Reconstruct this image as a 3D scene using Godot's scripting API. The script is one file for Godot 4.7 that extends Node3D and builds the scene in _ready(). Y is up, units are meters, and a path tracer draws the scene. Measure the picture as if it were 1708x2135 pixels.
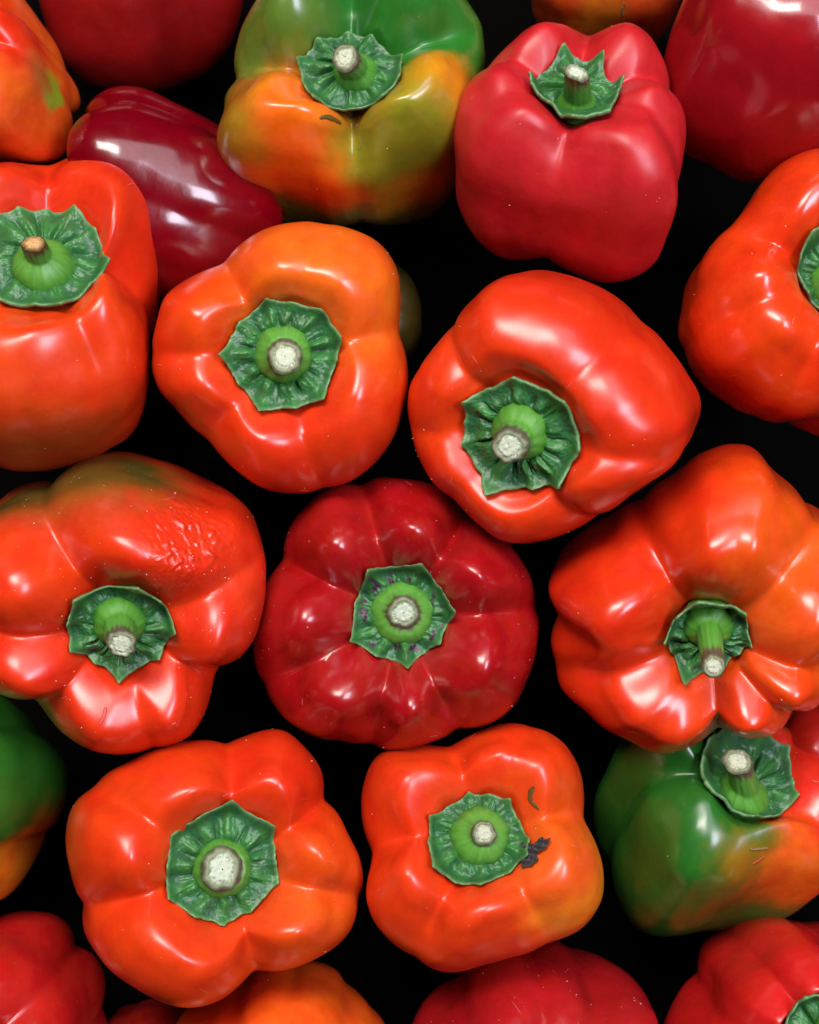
extends Node3D
# A heap of sweet peppers seen from straight above. Metres, y up; the top of the picture is -z.

const KEEP := [0.0, .3, .6, .95, 1.1, 1.0, .75, .5, .42, .5, .7, .9, 0.0]   # how deep the creases are along the profile
var grain := FastNoiseLite.new()
var dents := FastNoiseLite.new()
var cells := FastNoiseLite.new()
var rng := RandomNumberGenerator.new()
var bump_tex: NoiseTexture2D
var gloss_tex: NoiseTexture2D
var leaf_tex: NoiseTexture2D
var leaf_mat: StandardMaterial3D
var stem_mat: StandardMaterial3D
var cut_mat: StandardMaterial3D
var dust_mat: StandardMaterial3D
var speck: ArrayMesh
var skins := {}

var peppers := [
	{"label": "orange-red pepper left of centre, stem cut pale and facing up, olive pepper behind it", "base": Color(.65, .038, .007), "rough": 0.27, "res": 2, "dust": 40,
		"at": Vector3(-0.0388, -0.0021, -0.0468), "lean": Vector3(-0.110, 0.994, 6.0), "recess": 0.24, "length": 1.90, "seat": 0.427, "puff": 0.02,
		"outline": [39.7, 39.7, 40.5, 42.6, 44.4, 45.3, 45.4, 43.7, 42.1, 40.6, 39.4, 39.0, 39.4, 42.3, 44.2, 42.8, 42.0, 40.0, 38.3, 38.5, 38.6, 39.6, 41.7, 43.3, 44.4, 44.1, 42.2, 40.3],
		"creases": [[-124, 0.150, 0.20], [180, 0.070, 0.18], [133, 0.110, 0.20], [75, 0.070, 0.16], [-11, 0.130, 0.26], [-72, 0.025, 0.15]],
		"calyx": [[-180, 18.0], [-143, 15.8], [-104, 17.0], [-78, 15.8], [-47, 18.3], [-16, 19.2], [5, 16.9], [45, 18.7], [75, 16.7], [111, 18.1], [144, 15.9]],
		"stem": [0.3, -0.0, 9.0, 1.8, 0.5, 5.1, 9.0],
		"patches": [[Vector3(0.83, -0.40, -0.48), 0.45, 0.40, Color(.72, .16, .010)], [Vector3(0.22, -0.13, -0.74), 0.70, 0.50, Color(.70, .105, .008)], [Vector3(0.02, -0.23, 0.91), 0.50, 0.50, Color(.60, .027, .007)]]},
	{"label": "large red pepper right of centre whose stem bends to the lower left", "base": Color(.60, .027, .007), "rough": 0.28, "res": 2, "dust": 40,
		"at": Vector3(0.0300, 0.0024, -0.0213), "lean": Vector3(-0.800, 0.600, 30.6), "recess": 0.18, "length": 1.90, "seat": 0.451, "puff": 0.00,
		"outline": [48.4, 46.9, 40.5, 36.8, 36.6, 37.0, 37.4, 38.5, 39.2, 37.9, 37.6, 38.3, 39.4, 42.2, 44.6, 43.2, 40.3, 39.7, 41.1, 42.1, 45.2, 43.5, 42.1, 41.0, 40.5, 41.3, 42.2, 44.5],
		"creases": [[-44, 0.060, 0.22], [-129, 0.060, 0.13], [178, 0.090, 0.18], [137, 0.030, 0.20], [58, 0.090, 0.17], [9, 0.080, 0.26]],
		"calyx": [[-146, 18.8], [-88, 18.2], [-36, 21.0], [9, 20.2], [45, 20.0], [74, 16.7], [117, 19.4], [169, 18.3]],
		"stem": [0.4, -1.0, 9.1, 1.3, 0.6, 5.3, 12.0],
		"patches": [[Vector3(-0.62, -0.07, -0.38), 0.60, 0.50, Color(.65, .038, .007)], [Vector3(0.04, -0.05, 0.67), 0.50, 0.50, Color(.65, .038, .007)], [Vector3(0.94, -0.24, -0.23), 0.50, 0.50, Color(.60, .027, .007)]]},
	{"label": "dark red many-lobed pepper in the middle, dark stains on its green collar", "base": Color(.31, .008, .008), "rough": 0.22, "res": 2, "dust": 90, "stain": .8, "straw_color": Color(.62, .50, .34), "straw_label": "tiny pale straw sliver lying on the dark red middle pepper",
		"at": Vector3(-0.0027, -0.0143, 0.0327), "lean": Vector3(0.000, 1.000, 0.0), "recess": 0.34, "length": 1.90, "seat": 0.352, "puff": 0.07,
		"outline": [48.0, 45.9, 45.6, 47.1, 47.2, 45.9, 42.6, 44.4, 47.6, 46.5, 49.2, 51.9, 54.8, 49.6, 45.6, 45.7, 46.8, 46.2, 46.8, 48.0, 47.9, 44.0, 42.6, 42.8, 42.8, 41.0, 42.2, 45.2],
		"creases": [[-107, 0.155, 0.20], [-155, 0.155, 0.20], [153, 0.155, 0.20], [103, 0.155, 0.20], [64, 0.155, 0.20], [-2, 0.155, 0.20], [-56, 0.155, 0.20]],
		"calyx": [[-162, 14.8], [-124, 18.1], [-69, 17.8], [-36, 15.3], [-7, 16.9], [35, 14.5], [82, 15.5], [122, 14.3], [155, 17.3]],
		"stem": [0.3, -0.9, 9.9, 0.9, -1.5, 5.0, 7.0],
		"straw": [[2.618, 3.88], [2.644, 3.80], [2.670, 3.71]]},
	{"label": "red pepper at the left edge with a wrinkled soft patch and olive green shoulder", "base": Color(.60, .027, .007), "rough": 0.28, "res": 3, "dust": 320, "scar_color": Color(.45, .02, .008),
		"at": Vector3(-0.0857, -0.0003, 0.0400), "lean": Vector3(0.434, 0.901, 18.7), "recess": 0.31, "length": 2.30, "seat": 0.345, "puff": 0.03,
		"outline": [43.0, 42.1, 43.0, 41.3, 42.9, 44.8, 47.1, 46.2, 44.1, 43.2, 42.8, 43.9, 46.5, 50.3, 53.6, 52.7, 52.4, 50.5, 49.7, 49.1, 47.1, 45.0, 43.9, 44.2, 46.1, 51.3, 52.1, 46.3],
		"creases": [[-123, 0.220, 0.20], [182, 0.140, 0.20], [137, 0.130, 0.20], [78, 0.050, 0.15], [30, 0.200, 0.20], [-26, 0.120, 0.22]],
		"calyx": [[-164, 16.3], [-135, 19.0], [-72, 18.5], [-42, 16.7], [-7, 16.3], [38, 14.3], [94, 14.5], [130, 12.8], [165, 15.6]],
		"stem": [-0.6, -3.2, 8.2, 0.4, -1.7, 4.4, 16.0],
		"patches": [[Vector3(-0.12, -0.87, -0.95), 0.55, 0.28, Color(.10, .075, .012)], [Vector3(-0.61, -0.82, -0.75), 0.45, 0.30, Color(.12, .07, .012)], [Vector3(-0.54, -0.12, -0.52), 0.40, 0.40, Color(.65, .038, .007)]],
		"scar": [[1.806, 3.45], [1.806, 3.63], [1.833, 3.88]],
		"wrinkles": Vector3(0.48, -0.17, -0.65)},
	{"label": "deep-lobed red pepper at the right edge with a long bent green stem", "base": Color(.60, .027, .007), "rough": 0.24, "res": 2, "dust": 40,
		"at": Vector3(0.0908, -0.0072, 0.0436), "lean": Vector3(-0.295, 0.956, 19.6), "recess": 0.33, "length": 1.90, "seat": 0.289, "puff": 0.05,
		"outline": [47.2, 47.8, 43.8, 44.1, 42.6, 39.7, 40.1, 43.4, 45.0, 47.3, 47.8, 49.5, 55.0, 52.9, 46.8, 50.5, 46.8, 44.1, 46.3, 46.3, 45.3, 50.6, 55.9, 51.9, 52.8, 53.1, 50.0, 47.7],
		"creases": [[-123, 0.200, 0.20], [-46, 0.180, 0.20], [-79, 0.030, 0.12], [160, 0.150, 0.20], [120, 0.030, 0.20], [82, 0.130, 0.16], [43, 0.100, 0.18], [13, 0.110, 0.20]],
		"calyx": [[-172, 14.1], [-137, 14.3], [-106, 16.6], [-79, 15.6], [-50, 15.5], [6, 12.7], [75, 11.9], [122, 13.9], [160, 12.2]],
		"stem": [-0.4, -4.9, 7.8, 0.1, -0.0, 3.4, 22.0],
		"patches": [[Vector3(0.49, -0.12, 0.15), 0.60, 0.50, Color(.68, .082, .008)], [Vector3(0.53, -0.36, -0.59), 0.50, 0.50, Color(.68, .082, .008)], [Vector3(0.26, -0.02, 0.44), 0.40, 0.40, Color(.65, .038, .007)]]},
	{"label": "big orange-red pepper at lower left with a grey-ringed stem in a wide collar", "base": Color(.65, .038, .007), "rough": 0.29, "res": 2, "dust": 40,
		"at": Vector3(-0.0542, -0.0066, 0.1076), "lean": Vector3(0.871, -0.492, 16.0), "recess": 0.31, "length": 2.30, "seat": 0.415, "puff": 0.05,
		"outline": [46.1, 50.6, 48.9, 44.9, 41.1, 40.8, 42.4, 43.7, 44.5, 44.5, 44.6, 46.7, 49.1, 48.2, 46.0, 47.5, 49.3, 46.9, 42.6, 41.0, 40.7, 41.9, 43.2, 46.5, 45.6, 45.8, 44.5, 42.9],
		"creases": [[-85, 0.130, 0.18], [-147, 0.090, 0.14], [164, 0.190, 0.20], [71, 0.180, 0.17], [14, 0.120, 0.17], [-30, 0.140, 0.18]],
		"calyx": [[-177, 17.6], [-147, 19.5], [-119, 17.8], [-85, 20.4], [-39, 19.4], [17, 17.8], [58, 15.7], [90, 17.1], [123, 16.9], [154, 19.2]],
		"stem": [-0.1, 0.2, 9.2, -1.2, -0.1, 6.5, 8.0],
		"patches": [[Vector3(0.77, -0.22, 0.14), 0.50, 0.40, Color(.68, .082, .008)], [Vector3(-0.54, -0.14, 0.57), 0.70, 0.50, Color(.65, .038, .007)], [Vector3(0.48, -0.14, -0.66), 0.50, 0.50, Color(.60, .027, .007)]]},
	{"label": "orange-red pepper at bottom centre with a curved brown scar and yellow right flank", "base": Color(.65, .038, .007), "rough": 0.32, "res": 2, "dust": 40,
		"at": Vector3(0.0217, -0.0171, 0.0971), "lean": Vector3(0.000, -1.000, 20.0), "recess": 0.29, "length": 2.30, "seat": 0.391, "puff": 0.05,
		"outline": [39.4, 40.7, 42.6, 42.5, 40.8, 38.5, 36.6, 37.8, 41.8, 44.0, 42.3, 40.9, 39.4, 37.4, 38.1, 39.0, 41.2, 42.7, 39.1, 37.1, 36.9, 37.2, 38.8, 41.9, 42.7, 41.9, 40.1, 39.3],
		"creases": [[-106, 0.150, 0.18], [-13, 0.130, 0.19], [55, 0.090, 0.18], [119, 0.140, 0.17], [177, 0.140, 0.18], [-64, 0.030, 0.14]],
		"calyx": [[-162, 16.1], [-103, 13.3], [-74, 12.7], [-47, 14.4], [-18, 13.2], [6, 15.5], [26, 15.9], [52, 15.0], [90, 16.1], [116, 17.4], [142, 18.3], [169, 16.1]],
		"stem": [0.0, 0.5, 9.4, 1.2, 1.0, 3.7, 10.0],
		"patches": [[Vector3(0.89, -0.30, 0.40), 0.42, 0.32, Color(.74, .30, .012)], [Vector3(0.72, -0.06, 0.17), 0.50, 0.40, Color(.68, .082, .008)]],
		"scar": [[5.603, 3.63], [5.629, 3.45], [5.733, 3.37], [5.838, 3.54], [5.917, 3.71]],
		"flake": [[0.367, 3.02]]},
	{"label": "half green and half orange pepper at lower right, stem leaning up and left", "base": Color(.016, .11, .012), "rough": 0.24, "res": 2, "dust": 30, "straw_color": Color(.22, .13, .05), "straw_label": "thin brown straw sliver on the orange side of the half green pepper", "scar_color": Color(.40, .05, .008),
		"at": Vector3(0.1123, -0.0408, 0.0832), "lean": Vector3(0.406, -0.914, 44.0), "recess": 0.28, "length": 2.30, "seat": 0.428, "puff": 0.00,
		"outline": [39.8, 39.9, 41.1, 42.9, 35.6, 28.9, 27.2, 28.2, 31.4, 36.6, 39.8, 38.5, 35.2, 34.7, 35.3, 33.7, 41.0, 40.8, 32.9, 34.9, 33.6, 30.3, 28.7, 30.7, 36.6, 42.8, 41.6, 40.2],
		"creases": [[184, 0.130, 0.20], [118, 0.050, 0.30], [37, 0.110, 0.16], [-40, 0.120, 0.20], [-110, 0.120, 0.20]],
		"calyx": [[-169, 20.1], [-142, 19.2], [-113, 19.0], [-74, 18.0], [-39, 19.9], [18, 15.6], [71, 14.4], [113, 18.3], [146, 20.8], [164, 22.1]],
		"stem": [-2.0, 3.5, 8.8, -12.4, 1.8, 4.5, 18.0],
		"patches": [[Vector3(-0.86, -0.45, 0.44), 0.45, 0.35, Color(.020, .125, .014)], [Vector3(0.51, -0.13, 0.24), 0.50, 0.14, Color(.62, .022, .008)], [Vector3(0.54, -0.11, -0.26), 0.40, 0.20, Color(.60, .02, .008)], [Vector3(0.51, -0.67, 0.74), 0.44, 0.24, Color(.60, .12, .008)], [Vector3(0.26, -0.30, 0.68), 0.30, 0.25, Color(.74, .11, .008)], [Vector3(-0.27, -0.26, 0.77), 0.20, 0.20, Color(.26, .13, .010)]],
		"straw": [[1.859, 5.18], [1.754, 5.27], [1.597, 5.35]],
		"scar": [[1.728, 6.04], [1.649, 5.96], [1.597, 5.78]]},
	{"label": "red pepper at the left edge, dried brown stem end on bright green collar", "base": Color(.60, .027, .007), "rough": 0.28, "res": 2, "dust": 30, "cork": Color(.07, .035, .012), "cut": Color(.52, .30, .12),
		"at": Vector3(-0.1109, -0.0071, -0.0821), "lean": Vector3(0.199, -0.980, 26.0), "recess": 0.22, "length": 1.90, "seat": 0.449, "puff": 0.07,
		"outline": [34.8, 36.3, 37.3, 41.0, 47.3, 50.6, 51.1, 52.9, 56.2, 57.2, 50.6, 43.5, 38.7, 36.4, 36.7, 39.6, 44.3, 44.8, 44.6, 45.5, 48.0, 54.3, 55.2, 52.2, 48.5, 42.8, 37.3, 35.2],
		"creases": [[-92, 0.170, 0.18], [9, 0.160, 0.18], [64, 0.050, 0.14], [128, 0.100, 0.20], [205, 0.130, 0.20]],
		"calyx": [[-143, 20.7], [-117, 17.6], [-91, 16.9], [-64, 19.6], [-28, 17.5], [15, 21.3], [41, 20.3], [71, 23.0], [94, 20.1], [122, 21.0], [170, 18.0]],
		"stem": [0.5, 4.4, 9.6, -1.3, 4.1, 3.7, 13.0],
		"patches": [[Vector3(-0.02, -0.02, 0.74), 0.50, 0.40, Color(.68, .082, .008)], [Vector3(0.25, -0.27, 0.94), 0.70, 0.50, Color(.65, .038, .007)], [Vector3(-0.16, -0.87, 1.18), 0.60, 0.40, Color(.42,.05,.008)]]},
	{"label": "dusty pinkish red pepper at upper right showing its long side below the stem", "base": Color(.45, .013, .016), "rough": 0.40, "res": 2, "dust": 50,
		"at": Vector3(0.0513, -0.0136, -0.1341), "lean": Vector3(0.050, -0.999, 34.0), "recess": 0.20, "length": 1.90, "seat": 0.360, "puff": 0.03,
		"outline": [37.5, 36.3, 38.2, 40.9, 47.2, 45.3, 38.1, 36.1, 36.2, 34.4, 34.5, 37.8, 39.1, 38.3, 37.4, 37.5, 38.4, 36.1, 34.2, 34.8, 34.7, 40.0, 44.1, 42.1, 42.5, 40.1, 39.8, 38.7],
		"creases": [[-78, 0.180, 0.17], [-20, 0.160, 0.15], [30, 0.050, 0.15], [103, 0.150, 0.17], [-150, 0.110, 0.16], [160, 0.030, 0.20]],
		"calyx": [[-156, 11.9], [-103, 14.7], [-52, 14.4], [-30, 10.6], [-7, 14.5], [23, 13.5], [63, 18.9], [99, 19.9], [119, 16.1], [158, 15.8], [176, 14.9]],
		"stem": [0.1, 6.9, 6.4, -2.0, 10.4, 3.8, 16.0]},
	{"label": "ripening pepper at top centre, green above, orange and olive below", "base": Color(.15, .145, .013), "rough": 0.24, "res": 2, "dust": 40,
		"at": Vector3(-0.0189, -0.0181, -0.1420), "lean": Vector3(-0.087, -0.996, 15.0), "recess": 0.28, "length": 2.10, "seat": 0.384, "puff": 0.04,
		"outline": [42.3, 41.2, 41.5, 38.8, 34.1, 34.4, 38.7, 40.5, 37.5, 34.9, 37.4, 45.2, 47.2, 45.1, 47.1, 46.6, 44.4, 43.3, 43.3, 45.5, 50.8, 56.6, 49.7, 44.3, 46.6, 51.9, 55.3, 48.1],
		"creases": [[-90, 0.300, 0.16], [-25, 0.270, 0.17], [188, 0.270, 0.16], [88, 0.260, 0.15]],
		"calyx": [[-174, 16.6], [-138, 14.0], [-93, 13.1], [-58, 12.8], [-8, 16.5], [25, 17.7], [54, 18.4], [86, 17.3], [126, 18.2], [150, 16.0]],
		"stem": [2.0, 1.7, 7.1, -0.7, 3.3, 4.1, 13.0],
		"patches": [[Vector3(-0.02, -0.42, -0.64), 0.62, 0.20, Color(.024, .16, .032)], [Vector3(0.57, -0.22, -0.39), 0.66, 0.25, Color(.022, .15, .016)], [Vector3(-0.58, -0.20, -0.24), 0.45, 0.25, Color(.085, .155, .018)], [Vector3(0.58, -0.04, 0.33), 0.42, 0.20, Color(.50, .25, .010)], [Vector3(0.77, -0.17, 0.16), 0.25, 0.20, Color(.60, .20, .010)], [Vector3(-0.31, -0.36, 0.65), 0.68, 0.26, Color(.78, .13, .008)], [Vector3(-0.84, -0.24, 0.45), 0.25, 0.20, Color(.30,.16,.01)], [Vector3(0.34, -0.33, 0.59), 0.45, 0.20, Color(.19, .21, .014)], [Vector3(0.50, -0.99, 0.58), 0.30, 0.25, Color(.44, .15, .010)]],
		"scar": [[1.963, 4.32], [1.885, 4.14], [1.780, 4.14], [1.702, 4.23]]},
	{"label": "glossy orange-red pepper at the right edge, its green collar cut off by the frame", "base": Color(.65, .038, .007), "rough": 0.22, "res": 2, "dust": 40,
		"at": Vector3(0.1328, -0.0090, -0.0736), "lean": Vector3(0.643, -0.766, 12.0), "recess": 0.32, "length": 1.90, "seat": 0.327, "puff": 0.03,
		"outline": [37.4, 34.9, 34.0, 36.4, 42.4, 47.8, 46.9, 39.7, 42.0, 43.6, 42.3, 43.0, 44.0, 43.3, 40.7, 41.5, 41.2, 37.1, 36.2, 39.5, 43.9, 46.5, 49.5, 51.0, 45.7, 38.9, 35.1, 36.1],
		"creases": [[206, 0.160, 0.17], [160, 0.050, 0.15], [112, 0.100, 0.20], [60, 0.100, 0.20], [0, 0.120, 0.20], [-60, 0.120, 0.20]],
		"calyx": [[-161, 13.8], [-131, 15.7], [-109, 16.6], [-85, 17.4], [-58, 15.7], [-15, 11.5], [27, 10.3], [71, 11.0], [112, 11.9], [151, 11.7]],
		"stem": [-1.0, 1.7, 7.2, -2.3, 2.2, 4.0, 12.0]},
	{"label": "orange-red pepper in the top left corner with a small green blotch", "base": Color(.68, .082, .008), "rough": 0.30, "res": 2, "dust": 20,
		"at": Vector3(-0.1419, -0.0251, -0.1504), "lean": Vector3(-0.759, -0.651, 30.0), "recess": 0.20, "length": 2.00, "seat": 0.400, "puff": 0.00,
		"outline": [19.1, 21.9, 23.7, 24.2, 27.8, 31.7, 31.6, 29.1, 27.4, 28.9, 30.8, 29.1, 29.9, 29.5, 29.8, 29.9, 31.9, 36.9, 41.3, 43.0, 37.8, 32.1, 26.4, 22.3, 18.8, 17.5, 17.5, 17.5],
		"creases": [[14, 0.150, 0.16], [80, 0.060, 0.20], [150, 0.100, 0.20], [-110, 0.100, 0.20], [-50, 0.080, 0.20]],
		"patches": [[Vector3(0.60, -0.36, -0.11), 0.50, 0.25, Color(.60, .027, .007)], [Vector3(0.67, -1.03, 0.26), 0.22, 0.07, Color(.22, .30, .014)], [Vector3(0.69, -0.73, 0.24), 0.20, 0.20, Color(.4,.1,.02)]]},
	{"label": "dark red pepper at the top left, its red darkened for shade, without a stem in view", "base": Color(.26, .006, .006), "rough": 0.35, "res": 1, "dust": 0,  # base red lowered to carry the shade of its neighbours
		"at": Vector3(-0.0936, -0.0837, -0.2083), "lean": Vector3(0.100, -0.995, 50.0), "recess": 0.20, "length": 1.90, "seat": 0.400, "puff": 0.00,
		"outline": [36.8, 39.8, 38.1, 30.8, 26.6, 26.5, 29.5, 31.9, 32.0, 33.9, 37.5, 40.5, 38.3, 34.9, 32.5, 30.4, 27.3, 26.1, 27.0, 32.5, 42.5, 42.9, 40.5, 32.8, 29.6, 29.8, 29.9, 32.5],
		"creases": [[90, 0.040, 0.20], [10, 0.100, 0.20], [170, 0.100, 0.20], [-90, 0.100, 0.20]]},
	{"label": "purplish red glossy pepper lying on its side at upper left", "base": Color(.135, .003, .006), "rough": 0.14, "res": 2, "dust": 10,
		"at": Vector3(-0.1139, -0.0548, -0.1130), "lean": Vector3(-0.940, -0.340, 80.0), "recess": 0.20, "length": 2.20, "seat": 0.400, "puff": 0.00,
		"outline": [34.0, 34.0, 34.0, 34.0, 34.0, 34.0, 34.0, 34.0, 34.0, 34.0, 34.0, 34.0, 34.0, 34.0, 34.0, 34.0, 34.0, 34.0, 34.0, 34.0, 34.0, 34.0, 34.0, 34.0, 34.0, 34.0, 34.0, 34.0],
		"creases": [[27, 0.090, 0.20], [-38, 0.100, 0.20], [100, 0.100, 0.20], [-120, 0.100, 0.20], [170, 0.100, 0.20], [62, 0.030, 0.20]]},
	{"label": "orange-brown pepper mostly hidden behind the dusty pink pepper at the top", "base": Color(.45, .05, .008), "rough": 0.25, "res": 1, "dust": 0, "straw_color": Color(.16, .09, .03), "straw_label": "thin brown twig on the orange-brown pepper at the top edge",
		"at": Vector3(0.0664, -0.0575, -0.1916), "lean": Vector3(0.000, -1.000, 26.0), "recess": 0.20, "length": 1.90, "seat": 0.400, "puff": 0.00,
		"outline": [26.4, 26.6, 28.0, 28.8, 29.2, 27.8, 24.7, 23.0, 22.7, 24.2, 27.1, 27.1, 26.9, 26.6, 26.5, 24.1, 22.9, 22.6, 20.9, 21.2, 23.5, 26.6, 25.5, 21.8, 20.9, 21.4, 24.7, 25.7],
		"creases": [[60, 0.090, 0.20], [130, 0.080, 0.20], [0, 0.100, 0.20], [-90, 0.100, 0.20], [180, 0.100, 0.20]],
		"patches": [[Vector3(-0.12, -0.65, 0.90), 0.30, 0.20, Color(.5, .14, .01)]],
		"straw": [[1.388, 6.22], [1.414, 6.56], [1.388, 6.99]]},
	{"label": "crimson pepper in the top right corner with long streaky shine", "base": Color(.27, .006, .009), "rough": 0.16, "res": 2, "dust": 20,
		"at": Vector3(0.1304, -0.0301, -0.1808), "lean": Vector3(0.362, -0.932, 48.0), "recess": 0.20, "length": 2.20, "seat": 0.400, "puff": 0.00,
		"outline": [30.5, 29.1, 32.3, 39.4, 46.6, 47.7, 47.7, 47.7, 47.7, 47.7, 47.7, 47.7, 43.6, 41.7, 34.9, 31.5, 29.1, 29.1, 29.1, 29.1, 29.1, 29.1, 29.1, 29.1, 29.1, 33.2, 33.8, 32.1],
		"creases": [[125, 0.035, 0.25], [50, 0.100, 0.20], [-30, 0.100, 0.20], [200, 0.090, 0.20], [-100, 0.100, 0.20]]},
	{"label": "pepper cut off by the left edge, green above and orange below", "base": Color(.025, .13, .014), "rough": 0.26, "res": 1, "dust": 10,
		"at": Vector3(-0.1577, -0.0387, 0.0877), "lean": Vector3(-0.936, -0.351, 22.0), "recess": 0.20, "length": 2.00, "seat": 0.400, "puff": 0.00,
		"outline": [25.9, 25.9, 25.9, 25.9, 25.9, 35.3, 42.6, 42.6, 42.6, 42.6, 41.9, 42.6, 42.6, 40.9, 39.3, 37.4, 37.8, 39.5, 37.3, 35.0, 33.8, 32.5, 28.9, 25.9, 25.9, 25.9, 25.9, 25.9],
		"creases": [[0, 0.030, 0.20], [75, 0.100, 0.20], [150, 0.100, 0.20], [-60, 0.100, 0.20], [-130, 0.100, 0.20]],
		"patches": [[Vector3(0.39, -1.18, 0.88), 0.55, 0.25, Color(.70, .13, .008)], [Vector3(0.38, -1.52, 0.67), 0.50, 0.30, Color(.4, .12, .01)]]},
	{"label": "red pepper in the bottom left corner with two rounded lobes", "base": Color(.42, .012, .010), "rough": 0.24, "res": 2, "dust": 40,
		"at": Vector3(-0.1404, -0.0286, 0.1721), "lean": Vector3(-0.707, 0.707, 14.0), "recess": 0.20, "length": 2.00, "seat": 0.400, "puff": 0.00,
		"outline": [28.7, 28.7, 28.8, 43.5, 47.1, 47.1, 47.1, 45.4, 46.4, 46.7, 47.1, 47.1, 47.1, 47.1, 47.1, 46.4, 45.0, 39.3, 29.5, 28.7, 28.7, 28.7, 28.7, 28.7, 28.7, 28.7, 28.7, 28.7],
		"creases": [[-38, 0.130, 0.20], [60, 0.100, 0.20], [180, 0.100, 0.20]]},
	{"label": "orange pepper at the bottom edge below the big grey-ringed one", "base": Color(.70, .085, .008), "rough": 0.26, "res": 1, "dust": 10,
		"at": Vector3(-0.0402, -0.0289, 0.1840), "lean": Vector3(0.000, 1.000, 8.0), "recess": 0.20, "length": 2.00, "seat": 0.400, "puff": 0.00,
		"outline": [35.8, 36.8, 38.1, 41.9, 41.6, 41.2, 40.2, 40.8, 41.1, 41.6, 44.3, 44.4, 42.8, 41.7, 41.4, 40.4, 36.1, 31.1, 27.2, 27.2, 27.2, 27.2, 27.2, 27.2, 27.2, 27.3, 32.3, 34.7],
		"creases": [[-86, 0.050, 0.16], [-150, 0.100, 0.20], [-20, 0.100, 0.20], [40, 0.100, 0.20], [140, 0.100, 0.20]],
		"patches": [[Vector3(-0.61, -0.63, -0.52), 0.50, 0.40, Color(.65, .038, .007)]]},
	{"label": "dusty deep red pepper at the bottom edge, frosted with fine dust", "base": Color(.36, .010, .012), "rough": 0.22, "res": 2, "dust": 300,
		"at": Vector3(0.0409, -0.0228, 0.1854), "lean": Vector3(0.110, 0.994, 12.0), "recess": 0.18, "length": 2.00, "seat": 0.400, "puff": 0.03,
		"outline": [44.4, 44.6, 46.7, 48.7, 50.9, 50.9, 49.2, 47.0, 47.2, 49.8, 47.8, 45.8, 43.2, 42.9, 42.4, 40.6, 34.7, 31.0, 31.0, 31.0, 31.0, 31.0, 31.0, 31.0, 31.0, 38.5, 44.6, 44.6],
		"creases": [[-88, 0.090, 0.17], [-18, 0.080, 0.20], [60, 0.080, 0.20], [120, 0.100, 0.20], [205, 0.080, 0.20]],
		"patches": []},
	{"label": "red pepper in the bottom right corner with part of its green collar in view", "base": Color(.55, .014, .012), "rough": 0.25, "res": 2, "dust": 30,
		"at": Vector3(0.1290, -0.0166, 0.1637), "lean": Vector3(0.894, 0.447, 8.0), "recess": 0.18, "length": 2.00, "seat": 0.423, "puff": 0.00,
		"outline": [57.9, 58.2, 59.2, 60.5, 60.6, 54.2, 49.5, 47.4, 46.5, 48.5, 47.3, 46.5, 46.0, 38.6, 28.9, 26.5, 26.5, 26.5, 26.5, 26.5, 26.5, 26.5, 26.5, 26.5, 26.5, 34.5, 53.1, 58.5],
		"creases": [[-128, 0.090, 0.16], [180, 0.050, 0.20], [120, 0.100, 0.20], [50, 0.100, 0.20], [-20, 0.100, 0.20], [-70, 0.080, 0.20]],
		"calyx": [[-154, 15.5], [-135, 17.0], [-119, 18.3], [-98, 17.1], [-71, 21.5], [-42, 24.1], [-12, 25.0], [14, 22.2], [49, 16.5], [107, 10.7], [168, 11.2]],
		"stem": [5.7, -4.4, 8.7, 2.8, -8.1, 4.2, 12.0]},
	{"label": "red pepper deep at the right edge above the half green pepper", "base": Color(.45, .014, .008), "rough": 0.25, "res": 1, "dust": 0,
		"at": Vector3(0.1561, -0.0547, 0.0879), "lean": Vector3(0.840, -0.543, 4.0), "recess": 0.20, "length": 1.90, "seat": 0.400, "puff": 0.00,
		"outline": [38.0, 40.0, 39.8, 39.3, 37.6, 37.3, 37.7, 37.2, 38.5, 39.1, 39.2, 36.4, 35.1, 35.0, 35.8, 35.2, 35.1, 35.5, 35.5, 33.8, 33.5, 33.7, 34.8, 36.7, 38.3, 37.0, 37.2, 36.7],
		"creases": [[180, 0.050, 0.20], [-130, 0.100, 0.20], [-60, 0.100, 0.20], [20, 0.100, 0.20], [120, 0.100, 0.20]]},
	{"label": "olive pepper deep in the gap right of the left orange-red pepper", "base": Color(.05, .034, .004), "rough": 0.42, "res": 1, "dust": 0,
		"at": Vector3(-0.0194, -0.0831, -0.0688), "lean": Vector3(0.000, 1.000, 0.0), "recess": 0.20, "length": 2.00, "seat": 0.400, "puff": 0.00,
		"outline": [24.5, 24.5, 24.5, 24.5, 24.5, 24.5, 24.5, 24.5, 24.5, 24.5, 24.5, 24.5, 24.5, 24.5, 24.5, 24.5, 24.5, 24.5, 24.5, 24.5, 24.5, 24.5, 24.5, 24.5, 24.5, 24.5, 24.5, 24.5],
		"creases": [[0, 0.040, 0.20], [70, 0.100, 0.20], [140, 0.100, 0.20], [-140, 0.100, 0.20], [-70, 0.100, 0.20]]},
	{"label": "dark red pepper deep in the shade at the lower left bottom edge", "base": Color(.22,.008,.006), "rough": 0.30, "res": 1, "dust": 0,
		"at": Vector3(-0.0927, -0.0844, 0.1893), "lean": Vector3(-0.643, 0.766, 6.0), "recess": 0.20, "length": 1.90, "seat": 0.400, "puff": 0.00,
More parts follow.
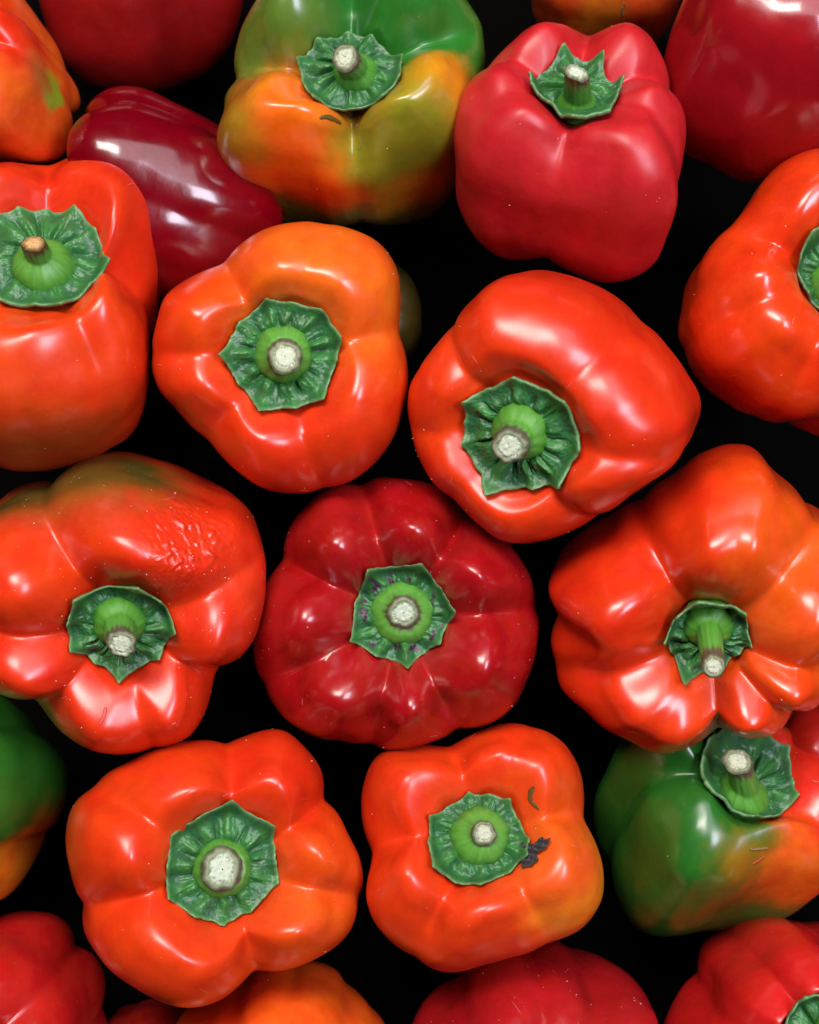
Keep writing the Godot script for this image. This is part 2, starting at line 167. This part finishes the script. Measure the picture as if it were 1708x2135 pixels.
		"outline": [18.5, 20.2, 20.7, 21.4, 22.6, 21.5, 21.7, 22.1, 21.3, 21.8, 21.6, 19.1, 17.6, 17.3, 17.7, 17.1, 17.1, 17.1, 15.4, 14.8, 14.2, 13.9, 13.9, 13.9, 13.9, 14.3, 16.4, 17.0],
		"creases": [[0, 0.100, 0.20], [120, 0.100, 0.20], [240, 0.100, 0.20]]},
]


func _ready() -> void:
	rng.seed = 7
	# camera
	var cam := Camera3D.new()
	cam.name = "camera"
	cam.position = Vector3(0, .5, 0)
	cam.rotation_degrees = Vector3(-90, 0, 0)
	cam.fov = 33.72
	cam.near = .02
	cam.far = 20.0
	var lens := CameraAttributesPhysical.new()
	lens.frustum_focus_distance = .515
	lens.frustum_focal_length = 39.59
	lens.exposure_aperture = 8.0
	lens.exposure_multiplier = 1.0
	cam.attributes = lens
	add_child(cam)
	# air: a dim even grey background light from all sides
	var we := WorldEnvironment.new()
	we.name = "environment"
	var e := Environment.new()
	e.background_mode = Environment.BG_COLOR
	e.background_color = Color(.50, .52, .58)
	e.background_energy_multiplier = .03
	e.tonemap_mode = Environment.TONE_MAPPER_LINEAR
	e.tonemap_exposure = 1.1
	e.sdfgi_enabled = true
	e.ssao_enabled = true
	e.ssil_enabled = true
	we.environment = e
	add_child(we)
	# unseen lights out of view: two for the paired highlights, one wide for sheen
	lamp("unseen_warm_light", Vector3(-.45, 1.7, -1.05), Vector2(1.1, .56), 4.0, Color(1.0, .97, .93))
	lamp("unseen_cool_light", Vector3(1.0, 1.75, -.15), Vector2(.62, .86), 3.1, Color(.92, .93, 1.0))
	lamp("unseen_wide_light", Vector3(.35, 2.4, -1.5), Vector2(2.2, 1.8), 3.6, Color(.98, .97, 1.0))

	grain.seed = 3
	grain.frequency = 1.0
	grain.fractal_octaves = 3
	dents.seed = 11
	dents.frequency = 1.0
	dents.fractal_type = FastNoiseLite.FRACTAL_NONE
	cells.seed = 5
	cells.noise_type = FastNoiseLite.TYPE_CELLULAR
	cells.cellular_return_type = FastNoiseLite.RETURN_DISTANCE2_SUB
	cells.frequency = 1.0
	materials()

	# unseen crate floor under the heap, near-black for the shade in the gaps
	var fl := ArrayMesh.new()
	var b := BoxMesh.new()
	b.size = Vector3(1.2, .02, 1.2)
	fl.add_surface_from_arrays(Mesh.PRIMITIVE_TRIANGLES, b.get_mesh_arrays())
	var fm := StandardMaterial3D.new()
	fm.albedo_color = Color(.035, .03, .028)  # gap shade put into the floor colour
	fm.roughness = 1.0
	fm.metallic_specular = .0
	var ground := MeshInstance3D.new()
	ground.name = "ground"
	ground.mesh = fl
	ground.material_override = fm
	ground.position = Vector3(0, -.14, 0)
	ground.set_meta("kind", "structure")
	ground.set_meta("label", "unseen crate floor deep under the peppers, darkened for the shade in the gaps")
	ground.set_meta("category", "ground")
	add_child(ground)

	for p in peppers:
		pepper(p)


func lamp(called: String, at: Vector3, size: Vector2, energy: float, tint: Color) -> void:
	var l := AreaLight3D.new()
	l.name = called
	l.area_size = size
	l.light_energy = energy
	l.light_color = tint
	l.shadow_enabled = true
	add_child(l)
	l.look_at_from_position(at, Vector3.ZERO, Vector3(0, 0, -1))


func noise_tex(freq: float, octaves: int, ramp: Gradient, s: int, size := 512) -> NoiseTexture2D:
	var n := FastNoiseLite.new()
	n.seed = s
	n.frequency = freq
	n.fractal_octaves = octaves
	var t := NoiseTexture2D.new()
	t.width = size
	t.height = size
	t.seamless = true
	t.noise = n
	if ramp:
		t.color_ramp = ramp
	return t


func greys(a: float, b: float, lo := .25, hi := .75) -> Gradient:
	var g := Gradient.new()
	g.offsets = PackedFloat32Array([lo, hi])
	g.colors = PackedColorArray([Color(a, a, a), Color(b, b, b)])
	return g


func materials() -> void:
	bump_tex = noise_tex(.03, 5, null, 21)
	gloss_tex = noise_tex(.02, 4, greys(.62, 1.0), 22)
	leaf_tex = noise_tex(.06, 4, null, 23)
	leaf_mat = StandardMaterial3D.new()
	leaf_mat.vertex_color_use_as_albedo = true
	leaf_mat.roughness = .42
	leaf_mat.heightmap_enabled = true
	leaf_mat.heightmap_texture = leaf_tex
	leaf_mat.heightmap_scale = .012
	leaf_mat.uv1_triplanar = true
	leaf_mat.uv1_scale = Vector3.ONE * 25.0
	stem_mat = leaf_mat.duplicate()
	stem_mat.roughness = .45
	stem_mat.heightmap_scale = .005
	cut_mat = leaf_mat.duplicate()
	cut_mat.roughness = .9
	cut_mat.heightmap_scale = .004
	dust_mat = StandardMaterial3D.new()
	dust_mat.albedo_color = Color(.80, .74, .66)
	dust_mat.roughness = .9
	var st := SurfaceTool.new()
	st.begin(Mesh.PRIMITIVE_TRIANGLES)
	var ring := []
	for i in 6:
		ring.append(Vector3(cos(i * TAU / 6), 0, sin(i * TAU / 6)))
	for i in 6:
		var a: Vector3 = ring[i]
		var c: Vector3 = ring[(i + 1) % 6]
		for v in [a, c, Vector3(0, .7, 0), c, a, Vector3(0, -.7, 0)]:
			st.add_vertex(v)
	st.generate_normals()
	speck = st.commit()


func skin(rough: float) -> StandardMaterial3D:
	if not skins.has(rough):
		var m := StandardMaterial3D.new()
		m.vertex_color_use_as_albedo = true
		m.roughness = minf(rough + .17, 1.0)
		m.roughness_texture = gloss_tex
		m.metallic_specular = .36
		m.clearcoat_enabled = true
		m.clearcoat = clampf(1.3 - rough * 2.0, .3, .95)
		m.clearcoat_roughness = rough * .95
		m.heightmap_enabled = true
		m.heightmap_texture = bump_tex
		m.heightmap_scale = .009
		m.uv1_triplanar = true
		m.uv1_scale = Vector3.ONE * 11.0
		skins[rough] = m
	return skins[rough]


# ---------------------------------------------------------------- shape of one pepper

var c_prof := PackedVector2Array()
var c_out := PackedFloat32Array()
var c_mean := 0.0
var c_long := 2.0
var c_cr := []
var c_lobes := []
var c_fall := PackedFloat32Array()
var c_seed := Vector3.ZERO
var c_wr := Vector3.ZERO


func begin_shape(p: Dictionary, n: int) -> void:
	var d: float = p.recess
	var m: float = p.length - .5
	var cc: float = p.seat
	c_long = p.length
	var pf: float = p.puff
	c_prof = PackedVector2Array([Vector2(.02, -d - .015), Vector2(.5 * cc, -d), Vector2(.86 * cc, -d * .84), Vector2(1.12 * cc, -d * .34), Vector2(.64, 0), Vector2(.82, -.10 - pf), Vector2(.945, -.29 - pf * 1.15), Vector2(1, -.56 - pf * .8),
		Vector2(.97, -.5 - .32 * m), Vector2(.9, -.5 - .6 * m), Vector2(.72, -.5 - .84 * m), Vector2(.42, -.5 - m), Vector2(.02, -.5 - .93 * m)])
	c_out = PackedFloat32Array()
	c_mean = 0.0
	for r in p.outline:
		c_out.append(r * .001)
		c_mean += r * .001 / p.outline.size()
	c_cr = []
	c_lobes = []
	for c in p.creases:
		if c[1] < .08:
			c_cr.append(Vector3(deg_to_rad(c[0]), c[1], c[2]))
		else:
			c_lobes.append(Vector2(fposmod(deg_to_rad(c[0]), TAU), c[1]))
	c_lobes.sort()
	if c_fall.is_empty():
		for i in 256:
			var f := i / 255.0
			c_fall.append(1.0 - pow(maxf(1.0 - pow(1.0 - minf(sqrt(f * f + .012), 1.0), 1.9), 0.0), .8))
	c_seed = Vector3(n * 17.3, n * 5.1, n * 9.7)
	c_wr = p.get("wrinkles", Vector3.ZERO)


func prof(t: float) -> Vector2:
	var i := clampi(int(t), 0, 11)
	return c_prof[i].cubic_interpolate(c_prof[i + 1], c_prof[maxi(i - 1, 0)], c_prof[mini(i + 2, 12)], t - i)


func out_at(phi: float) -> float:
	var n := c_out.size()
	var x := fposmod(phi, TAU) / TAU * n
	var i := int(x)
	return cubic_interpolate(c_out[i % n], c_out[(i + 1) % n], c_out[(i - 1 + n) % n], c_out[(i + 2) % n], x - i)


func fall(f: float) -> float:
	var x := minf(f, 1.0) * 255.0
	var i := mini(int(x), 254)
	return lerpf(c_fall[i], c_fall[i + 1], x - i)


func lobe_at(phi: float) -> Vector4:   # the deep creases on either side: depth and share of the way to the lobe's crown
	var n := c_lobes.size()
	for i in n:
		var a: Vector2 = c_lobes[i]
		var b: Vector2 = c_lobes[(i + 1) % n]
		var gap := fposmod(b.x - a.x, TAU)
		var x := fposmod(phi - a.x, TAU)
		if x < gap:
			var h := minf(gap * .5, .8)
			return Vector4(2.05 * a.y, x / h, 2.05 * b.y, (gap - x) / h)
	return Vector4.ZERO


func drawn_in(lobe: Vector4, rho: float) -> float:
	var k := minf(rho / .68, 1.1)
	var a := fall(lobe.y * k)
	var b := fall(lobe.w * k)
	return lobe.x * a + lobe.z * b - minf(lobe.x, lobe.z) * a * b


func row(t: float) -> Array:   # profile point, its normal, crease weight, share of the outline
	var q := prof(t)
	var dq := prof(minf(t + .002, 12.0)) - prof(maxf(t - .002, 0.0))
	var n := Vector2(-dq.y, dq.x).normalized()
	var i := clampi(int(t), 0, 11)
	var w := cubic_interpolate(KEEP[i], KEEP[i + 1], KEEP[maxi(i - 1, 0)], KEEP[mini(i + 2, 12)], t - i)
	var s := smoothstep(.15, .8, q.x) if t < 8.0 else 1.0 - .35 * smoothstep(8.0, 11.5, t)
	# creases pull the skin towards the hollow inside
	var push := (q - Vector2(.2, clampf(q.y, -(c_long - .6), -.7))).normalized()
	return [q, n, w, s, push]


func point(rw: Array, phi: float, r_out: float, lobe: Vector4) -> Vector3:
	var q: Vector2 = rw[0]
	var n: Vector2 = rw[1]
	var k := pow(drawn_in(lobe, q.x), 4.0)
	var near := maxf(q.x, .5)
	for c: Vector3 in c_cr:
		var da := absf(fposmod(phi - c.x + PI, TAU) - PI)
		var dist := da * near / c.z
		if dist < 5.0:
			k += pow(1.85 * c.y * exp(.245 - sqrt(dist * dist + .06)), 4.0)
	k = pow(k, .25) * rw[2] * c_mean
	var push: Vector2 = rw[4]
	var r := maxf(q.x * (c_mean + (r_out - c_mean) * rw[3]) - push.x * k, 0.0)
	var v := Vector3(r * cos(phi), q.y * c_mean - push.y * k, r * sin(phi))
	var u := v / c_mean
	var nn := Vector3(n.x * cos(phi), n.y, n.x * sin(phi))
	var lump := dents.get_noise_3dv(u * 1.3 + c_seed) * .02 + dents.get_noise_3dv(u * 3.4 - c_seed) * .003
	if c_wr != Vector3.ZERO:
		var m := 1.0 - smoothstep(.04, .44, u.distance_to(c_wr))
		if m > 0.0:
			var wv := u * 11.0 + Vector3(dents.get_noise_3dv(u * 5.0), dents.get_noise_3dv(u * 5.0 + Vector3.ONE * 40.0), 0) * 1.2
			lump += m * (minf(cells.get_noise_3dv(wv) + 1.0, .5) * .058 - .022)
	return v + nn * lump * c_mean * smoothstep(.1, .5, q.x)


func grid_mesh(pts: PackedVector3Array, cols: PackedColorArray, na: int, nr: int, flip := false) -> ArrayMesh:
	# rows of na points that close on themselves
	var nor := PackedVector3Array()
	nor.resize(pts.size())
	for j in nr:
		var ja := maxi(j - 1, 0) * na
		var jb := mini(j + 1, nr - 1) * na
		for i in na:
			var n := (pts[jb + i] - pts[ja + i]).cross(pts[j * na + (i + 1) % na] - pts[j * na + (i - 1 + na) % na])
			if flip:
				n = -n
			nor[j * na + i] = n.normalized() if n.length_squared() > 1e-22 else Vector3.UP * (-1.0 if j > nr / 2 and nr > 80 else 1.0)
	var idx := PackedInt32Array()
	idx.resize((nr - 1) * na * 6)
	var k := 0
	for j in nr - 1:
		for i in na:
			var a := j * na + i
			var b := j * na + (i + 1) % na
			var quad := [a, b, a + na, b, b + na, a + na] if not flip else [a, a + na, b, b, a + na, b + na]
			for q in 6:
				idx[k] = quad[q]
				k += 1
	var arr := []
	arr.resize(Mesh.ARRAY_MAX)
	arr[Mesh.ARRAY_VERTEX] = pts
	arr[Mesh.ARRAY_NORMAL] = nor
	arr[Mesh.ARRAY_COLOR] = cols
	arr[Mesh.ARRAY_INDEX] = idx
	var m := ArrayMesh.new()
	m.add_surface_from_arrays(Mesh.PRIMITIVE_TRIANGLES, arr)
	return m


func part(called: String, m: Mesh, mat: Material, parent: Node) -> MeshInstance3D:
	var o := MeshInstance3D.new()
	o.name = called
	o.mesh = m
	o.material_override = mat
	parent.add_child(o, true)
	return o


func pepper(p: Dictionary) -> Node3D:
	var count := get_meta("count", 0) as int
	set_meta("count", count + 1)
	begin_shape(p, count)
	var root := Node3D.new()
	root.name = "bell_pepper" if count == 0 else "bell_pepper_%03d" % count
	root.set_meta("label", p.label)
	root.set_meta("category", "bell pepper")
	root.set_meta("group", "sweet peppers heaped in the crate")
	var dir := Vector3(p.lean.x, 0, p.lean.y)
	root.transform = Transform3D(Basis(Vector3.UP.cross(dir).normalized(), deg_to_rad(p.lean.z)), p.at)
	add_child(root)
	# body
	var na: int = [0, 140, 250, 420][p.res]
	var nr: int = [0, 80, 130, 230][p.res]
	var pts := PackedVector3Array()
	var cols := PackedColorArray()
	pts.resize(na * nr)
	cols.resize(na * nr)
	var outs := PackedFloat32Array()
	var lobes := PackedVector4Array()
	for i in na:
		outs.append(out_at(i * TAU / na))
		lobes.append(lobe_at(i * TAU / na))
	for j in nr:
		# finer rows on top, where the camera looks
		var x := float(j) / (nr - 1)
		var rw := row(12.0 * (x * .75 + .25 * x * x * x))
		for i in na:
			var v := point(rw, i * TAU / na, outs[i], lobes[i])
			pts[j * na + i] = v
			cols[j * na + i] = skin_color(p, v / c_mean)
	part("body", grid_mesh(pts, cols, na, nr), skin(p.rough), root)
	if p.has("calyx"):
		calyx(p, root)
		stem(p, root)
	if p.dust > 0:
		dust(p, root)
	if p.res > 1:
		scuffs(p, root)
	if p.has("scar"):
		part("scar", strip(p.scar, .00055 if p.has("scar_color") else .0008, .00018, p.get("scar_color", Color(.11, .06, .014))), stem_mat, root)
	if p.has("straw"):
		var o := part("straw_sliver", strip(p.straw, .00032, .0005, p.straw_color), cut_mat, self)
		o.transform = root.transform
		describe(o, p.straw_label, "straw", "")
	if p.has("flake"):
		var o := part("dry_leaf_scrap", flake(p.flake[0]), cut_mat, self)
		o.transform = root.transform
		describe(o, "black crumpled dry leaf scrap against the green collar of the scarred pepper", "leaf scrap", "")
	return root


func describe(o: Node, label: String, category: String, group: String) -> void:
	o.set_meta("label", label)
	o.set_meta("category", category)
	if group:
		o.set_meta("group", group)


func on_skin(a: Array) -> Vector3:
	return point(row(a[1]), a[0], out_at(a[0]), lobe_at(a[0]))


func skin_normal(a: Array) -> Vector3:
	var u := on_skin([a[0] + .03, a[1]]) - on_skin([a[0] - .03, a[1]])
	var v := on_skin([a[0], a[1] + .1]) - on_skin([a[0], a[1] - .1])
	var n := v.cross(u).normalized()
	return n if n.y > -.3 else -n


func strip(path: Array, wide: float, high: float, tint: Color) -> ArrayMesh:   # a thin raised band that lies along the skin
	var pts := PackedVector3Array()
	var cols := PackedColorArray()
	var n := path.size()
	var steps := 22
	for j in steps:
		var x := float(j) / (steps - 1) * (n - 1)
		var i := mini(int(x), n - 2)
		var at := func(q: int) -> Vector3: return on_skin(path[clampi(q, 0, n - 1)])
		var a: Vector3 = at.call(i)
		var b: Vector3 = at.call(i + 1)
		var c := a.cubic_interpolate(b, at.call(i - 1), at.call(i + 2), x - i)
		var nn: Vector3 = skin_normal(path[i]).lerp(skin_normal(path[i + 1]), x - i).normalized()
		var side: Vector3 = (b - a).cross(nn).normalized()
		var f := float(j) / (steps - 1)
		var w := wide * pow(maxf(4.0 * f * (1.0 - f), .02), .4) * (1.0 + .4 * grain.get_noise_2d(f * 9.0, c_seed.x))
		for q in 8:
			var ang := q * TAU / 8
			pts.append(c + side * cos(ang) * w + nn * (sin(ang) * high + high * .3))
			var g := 1.0 + .5 * grain.get_noise_2d(f * 14.0, q * 1.7)
			cols.append(Color(tint.r * g, tint.g * g, tint.b * g))
	return grid_mesh(pts, cols, 8, steps)


func scuffs(p: Dictionary, root: Node3D) -> void:   # fine pale scratches, too many and small to pick out
	var st := SurfaceTool.new()
	st.begin(Mesh.PRIMITIVE_TRIANGLES)
	var base: Color = p.base
	for k in 4:
		var a := rng.randf() * TAU
		var t0 := rng.randf_range(3.4, 7.0)
		var turn := rng.randf_range(-1.2, 1.2)
		var long := rng.randf_range(.02, .07)
		var path := []
		for i in 3:
			path.append([a + long * (i - 1) * sin(turn) + rng.randf_range(-.006, .006), t0 + long * 5.0 * (i - 1) * cos(turn)])
		st.append_from(strip(path, rng.randf_range(.00006, .00013), .00005, base.lerp(Color(.75, .42, .34), rng.randf_range(.12, .4))), 0, Transform3D.IDENTITY)
	var o := part("scuffs", st.commit(), stem_mat, root)
	o.set_meta("kind", "stuff")


func flake(a: Array) -> ArrayMesh:   # a crumpled scrap of leaf, two sided
	var c := on_skin(a)
	var n := skin_normal(a)
	var ex := Vector3.RIGHT.slide(n).normalized()
	var ez := n.cross(ex)
	var pts := PackedVector3Array()
	var cols := PackedColorArray()
	for j in 12:
		for i in 40:
			var phi := i * TAU / 40
			var u := float(mini(j, 8)) / 8.0
			var r := u * (.0046 + .0015 * sin(phi * 3.0 + 1.0) + .0018 * grain.get_noise_2d(phi * 2.5, 3.0))
			var v := Vector2(cos(phi) * 1.25, -sin(phi) * .85) * r
			var h := .0012 + .0011 * grain.get_noise_3d(v.x * 700.0, 2.0, v.y * 700.0) + .0007 * absf(sin(v.x * 2600.0 + v.y * 900.0))
			if j > 8:
				h -= .0003 * (j - 8)
				v *= 1.0 - .2 * (j - 9)
			pts.append(c + ex * v.x - ez * v.y + n * h)
			var vein := smoothstep(.75, .95, absf(sin(v.x * 900.0 - v.y * 1400.0)))
			cols.append(Color(.018, .016, .022).lerp(Color(.12, .10, .08), vein * .5))
	return grid_mesh(pts, cols, 40, 12)


func skin_color(p: Dictionary, u: Vector3) -> Color:
	var c: Color = p.base
	var w := grain.get_noise_3dv(u * 1.6 + c_seed) * .13 + grain.get_noise_3d(u.x * 7.0, u.y * 1.3, u.z * 7.0) * .06 + grain.get_noise_3dv(u * 30.0) * .03
	for k in p.get("patches", []):
		var d: float = u.distance_to(k[0]) + w
		var s := 1.0 - smoothstep(k[1] - k[2], k[1] + k[2], d)
		if s > 0.0:
			c = c.lerp(k[3], s)
	var f := 1.0 + .14 * grain.get_noise_3dv(u * 4.0 - c_seed) + .09 * grain.get_noise_3dv(u * 22.0)
	var h := 1.0 if c.g > c.r * .35 else 1.0 + .35 * grain.get_noise_3dv(u * 2.6 + c_seed * .3)   # the red leans to orange in places
	return Color(c.r * f, c.g * f * h, c.b * f)


func height_at(phi: float, r: float) -> float:   # height of the uncreased shoulder at radius r
	var ro := out_at(phi)
	var lo := 0.0
	var hi := 4.0
	for n in 12:
		var t := (lo + hi) * .5
		var q := prof(t)
		if q.x * (c_mean + (ro - c_mean) * smoothstep(.15, .8, q.x)) < r:
			lo = t
		else:
			hi = t
	return prof(lo).y * c_mean


func calyx(p: Dictionary, root: Node3D) -> void:
	var tips: Array = p.calyx
	var n := tips.size()
	var na := 220
	var nr := 34
	var pts := PackedVector3Array()
	var cols := PackedColorArray()
	var dome: float = p.stem[2] * .001
	var dc := Vector2(p.stem[0], p.stem[1]) * .001
	var dark: float = p.get("stain", .15)
	var edge := PackedFloat32Array()
	var tipness := PackedFloat32Array()
	var rise := []
	for i in na:
		var deg := rad_to_deg(i * TAU / na)
		if deg > 180.0:
			deg -= 360.0
		var k := 0
		while k < n and tips[k][0] <= deg:
			k += 1
		var a: Array = tips[(k - 1 + n) % n]
		var b: Array = tips[k % n]
		var span := deg_to_rad(fposmod(b[0] - a[0], 360.0))
		var x := deg_to_rad(fposmod(deg - a[0], 360.0))
		# the straight side between two tips, drawn in a little
		var side: float = a[1] * b[1] * sin(span) / maxf(a[1] * sin(x) + b[1] * sin(span - x), .01)
		var f := x / span
		var sag := 4.0 * f * (1.0 - f)
		edge.append(side * .001 * (1.0 - .015 * sag) * (1.0 + .035 * grain.get_noise_3d(cos(i * TAU / na) * 3.5, c_seed.x, sin(i * TAU / na) * 3.5)))
		tipness.append(exp(-pow(minf(f, 1.0 - f) * span / .13, 2.0)))
		rise.append(0.0)
	for j in nr:
		var u := minf(float(j) / (nr - 4), 1.0)
		for i in na:
			var phi := i * TAU / na
			var r := edge[i] * u
			var v2 := Vector2(cos(phi), sin(phi)) * r
			var from_dome := (v2 - dc).length() - dome
			var band := smoothstep(-.001, .0012, from_dome) * (1.0 - smoothstep(.6, .88, u))
			var s := phi * 11.0 + 3.4 * grain.get_noise_3d(cos(phi) * 2.2, c_seed.x, sin(phi) * 2.2)
			var fold := pow(absf(sin(s * .5)), .7)
			var y := height_at(phi, r) - minf(drawn_in(lobe_at(phi), .5) * .45 * c_mean, .0032) * smoothstep(.35, 1.0, u) + .0021 + band * (fold * .0030 - .0014) + tipness[i] * smoothstep(.3, .8, u) * .0007
			y += grain.get_noise_3d(v2.x * 900.0, c_seed.y, v2.y * 900.0) * .0004 * smoothstep(.2, .5, u) * (1.0 - .7 * smoothstep(.85, 1.0, u))
			y += (grain.get_noise_2d(phi * 1.6, c_seed.z) * .0012 + tipness[i] * .0008) * smoothstep(.75, 1.0, u)
			var rr := r
			if j >= nr - 4:   # the cut thickness of the rim, rolled under
				var d := j - (nr - 4)
				y -= [0.0, .0005, .0013, .0022][d]
				rr += [0.0, .0003, .0003, -.0006][d]
			pts.append(Vector3(cos(phi) * rr, y, sin(phi) * rr))
			var c := Color(.022, .105, .034).lerp(Color(.036, .16, .042), fold * band)
			c = c.lerp(Color(.05, .21, .03), tipness[i] * .4)
			c = c.lerp(Color(.16, .30, .12), smoothstep(.93, 1.0, u) * .6)
			var st := smoothstep(.08, .4, grain.get_noise_3d(v2.x * 260.0, c_seed.z, v2.y * 260.0)) * smoothstep(.45, .6, u) * (1.0 - smoothstep(.85, .97, u))
			c = c.lerp(Color(.045, .05, .04), st * dark * 2.0)
			var g := 1.0 + .25 * grain.get_noise_3d(v2.x * 500.0, 3.0, v2.y * 500.0)
			cols.append(Color(c.r * g, c.g * g, c.b * g))
	part("calyx", grid_mesh(pts, cols, na, nr), leaf_mat, root)


func stem(p: Dictionary, root: Node3D) -> void:
	var s: Array = p.stem
	var base := Vector2(s[0], s[1]) * .001
	var tip := Vector2(s[3], s[4]) * .001
	var big: float = s[2] * .001
	var thin: float = s[5] * .001
	var high: float = s[6] * .001
	var floor_y := -float(p.recess) * c_mean
	var hd := minf(big * .85, high * .95)
	var na := 72
	var nr := 44
	var pts := PackedVector3Array()
	var cols := PackedColorArray()
	var old: Color = p.get("cork", Color(.075, .075, .05).lerp(Color(.10, .06, .03), rng.randf() * .7))
	for j in nr:
		var x := float(j) / (nr - 1)
		var h := -.0015 + (high + .0015) * x
		var cap := big * sqrt(maxf(0.0, 1.0 - pow(maxf(h, 0.0) / hd, 2.2)))
		var neck := thin * (1.0 + .22 * (1.0 - x))
		var kk := big * .22
		var m := maxf(kk - absf(cap - neck), 0.0) / kk
		var r := maxf(cap, neck) + m * m * kk * .25
		var bend := pow(maxf(h, 0.0) / high, 1.25)
		var c2 := base.lerp(tip, bend)
		for i in na:
			var phi := i * TAU / na
			var wave := 1.0 + .035 * (1.0 - x) * sin(phi * 5.0 + c_seed.x) + .012 * sin(phi * 13.0 + c_seed.y) + .03 * grain.get_noise_3d(cos(phi) * 2.0 + c_seed.x, x * 2.0, sin(phi) * 2.0)
			wave += smoothstep(.9, 1.0, x) * .13 * dents.get_noise_3d(cos(phi) * 1.2, c_seed.y, sin(phi) * 1.1)
			pts.append(Vector3(c2.x + cos(phi) * r * wave, floor_y + h + smoothstep(.7, 1.0, x) * thin * .3 * sin(phi + c_seed.x), c2.y + sin(phi) * r * wave))
			var c := Color(.055, .21, .018).lerp(Color(.09, .27, .035), smoothstep(.1, .7, x))
			c = c.lerp(Color(.04, .2, .02), 1.0 - smoothstep(.0, .25, x))
			var g := 1.0 + .18 * grain.get_noise_3d(cos(phi) * 6.0, x * 3.0 + c_seed.z, sin(phi) * 6.0) + .2 * grain.get_noise_3d(cos(phi) * 9.0, x * .8, sin(phi) * 9.0 + c_seed.x)
			c = Color(c.r * g, c.g * g, c.b * g)
			var cork := smoothstep(.80, .93, x + .12 * grain.get_noise_2d(phi * 3.0, c_seed.z))
			cols.append(c.lerp(old, cork))
	var st := part("stem", grid_mesh(pts, cols, na, nr, true), stem_mat, root)
	# the cut end
	pts = PackedVector3Array()
	cols = PackedColorArray()
	var pale: Color = p.get("cut", Color(.50, .60, .46).lerp(Color(.42, .38, .26), rng.randf() * .6))
	for j in 16:
		var u := 1.0 - j / 15.0
		for i in na:
			var phi := i * TAU / na
			var wave := 1.0 + .03 * grain.get_noise_3d(cos(phi) * 2.0 + c_seed.x, 2.0, sin(phi) * 2.0) + .13 * dents.get_noise_3d(cos(phi) * 1.2, c_seed.y, sin(phi) * 1.1)
			var q := Vector2(cos(phi), sin(phi)) * u
			var lift := .0007 * smoothstep(1.0, .78, u) - .0005 * exp(-pow((u - .62) / .06, 2.0)) + .0002 * dents.get_noise_3d(q.x * 3.0, c_seed.x, q.y * 3.0)
			pts.append(Vector3(tip.x + q.x * thin * wave, floor_y + high + lift + u * thin * .3 * sin(phi + c_seed.x), tip.y + q.y * thin * wave))
			var c := pale
			var crack := exp(-pow((u - .60 + .12 * grain.get_noise_2d(phi * 4.0, 8.0)) / .05, 2.0)) * smoothstep(-.25, .2, grain.get_noise_2d(phi * 6.0, c_seed.z))
			c = c.lerp(pale * Color(.45, .48, .36), smoothstep(.58, .70, u + .10 * dents.get_noise_2d(phi, c_seed.y)))
			c = c.lerp(old, maxf(crack * .8, smoothstep(.80, .95, u + .06 * grain.get_noise_2d(phi * 3.0, c_seed.z))))
			var g := 1.0 + .25 * grain.get_noise_3d(q.x * 4.0, c_seed.y, q.y * 9.0)
			cols.append(Color(c.r * g, c.g * g, c.b * g))
	part("cut_face", grid_mesh(pts, cols, na, 16, true), cut_mat, st)


func dust(p: Dictionary, root: Node3D) -> void:
	var mm := MultiMesh.new()
	mm.transform_format = MultiMesh.TRANSFORM_3D
	mm.instance_count = p.dust
	mm.mesh = speck
	for k in int(p.dust):
		var phi := rng.randf() * TAU
		var t := rng.randf_range(3.0, 8.0)
		var v := point(row(t), phi, out_at(phi), lobe_at(phi))
		var r := .00006 + .00016 * pow(rng.randf(), 3.0)
		var b := Basis(Vector3(rng.randf() - .5, rng.randf() - .5, rng.randf() - .5).normalized(), rng.randf() * TAU).scaled(Vector3.ONE * r)
		b.x *= rng.randf_range(.7, 2.2)
		mm.set_instance_transform(k, Transform3D(b, v))
	var o := MultiMeshInstance3D.new()
	o.name = "dust"
	o.multimesh = mm
	o.material_override = dust_mat
	o.set_meta("kind", "stuff")
	root.add_child(o, true)
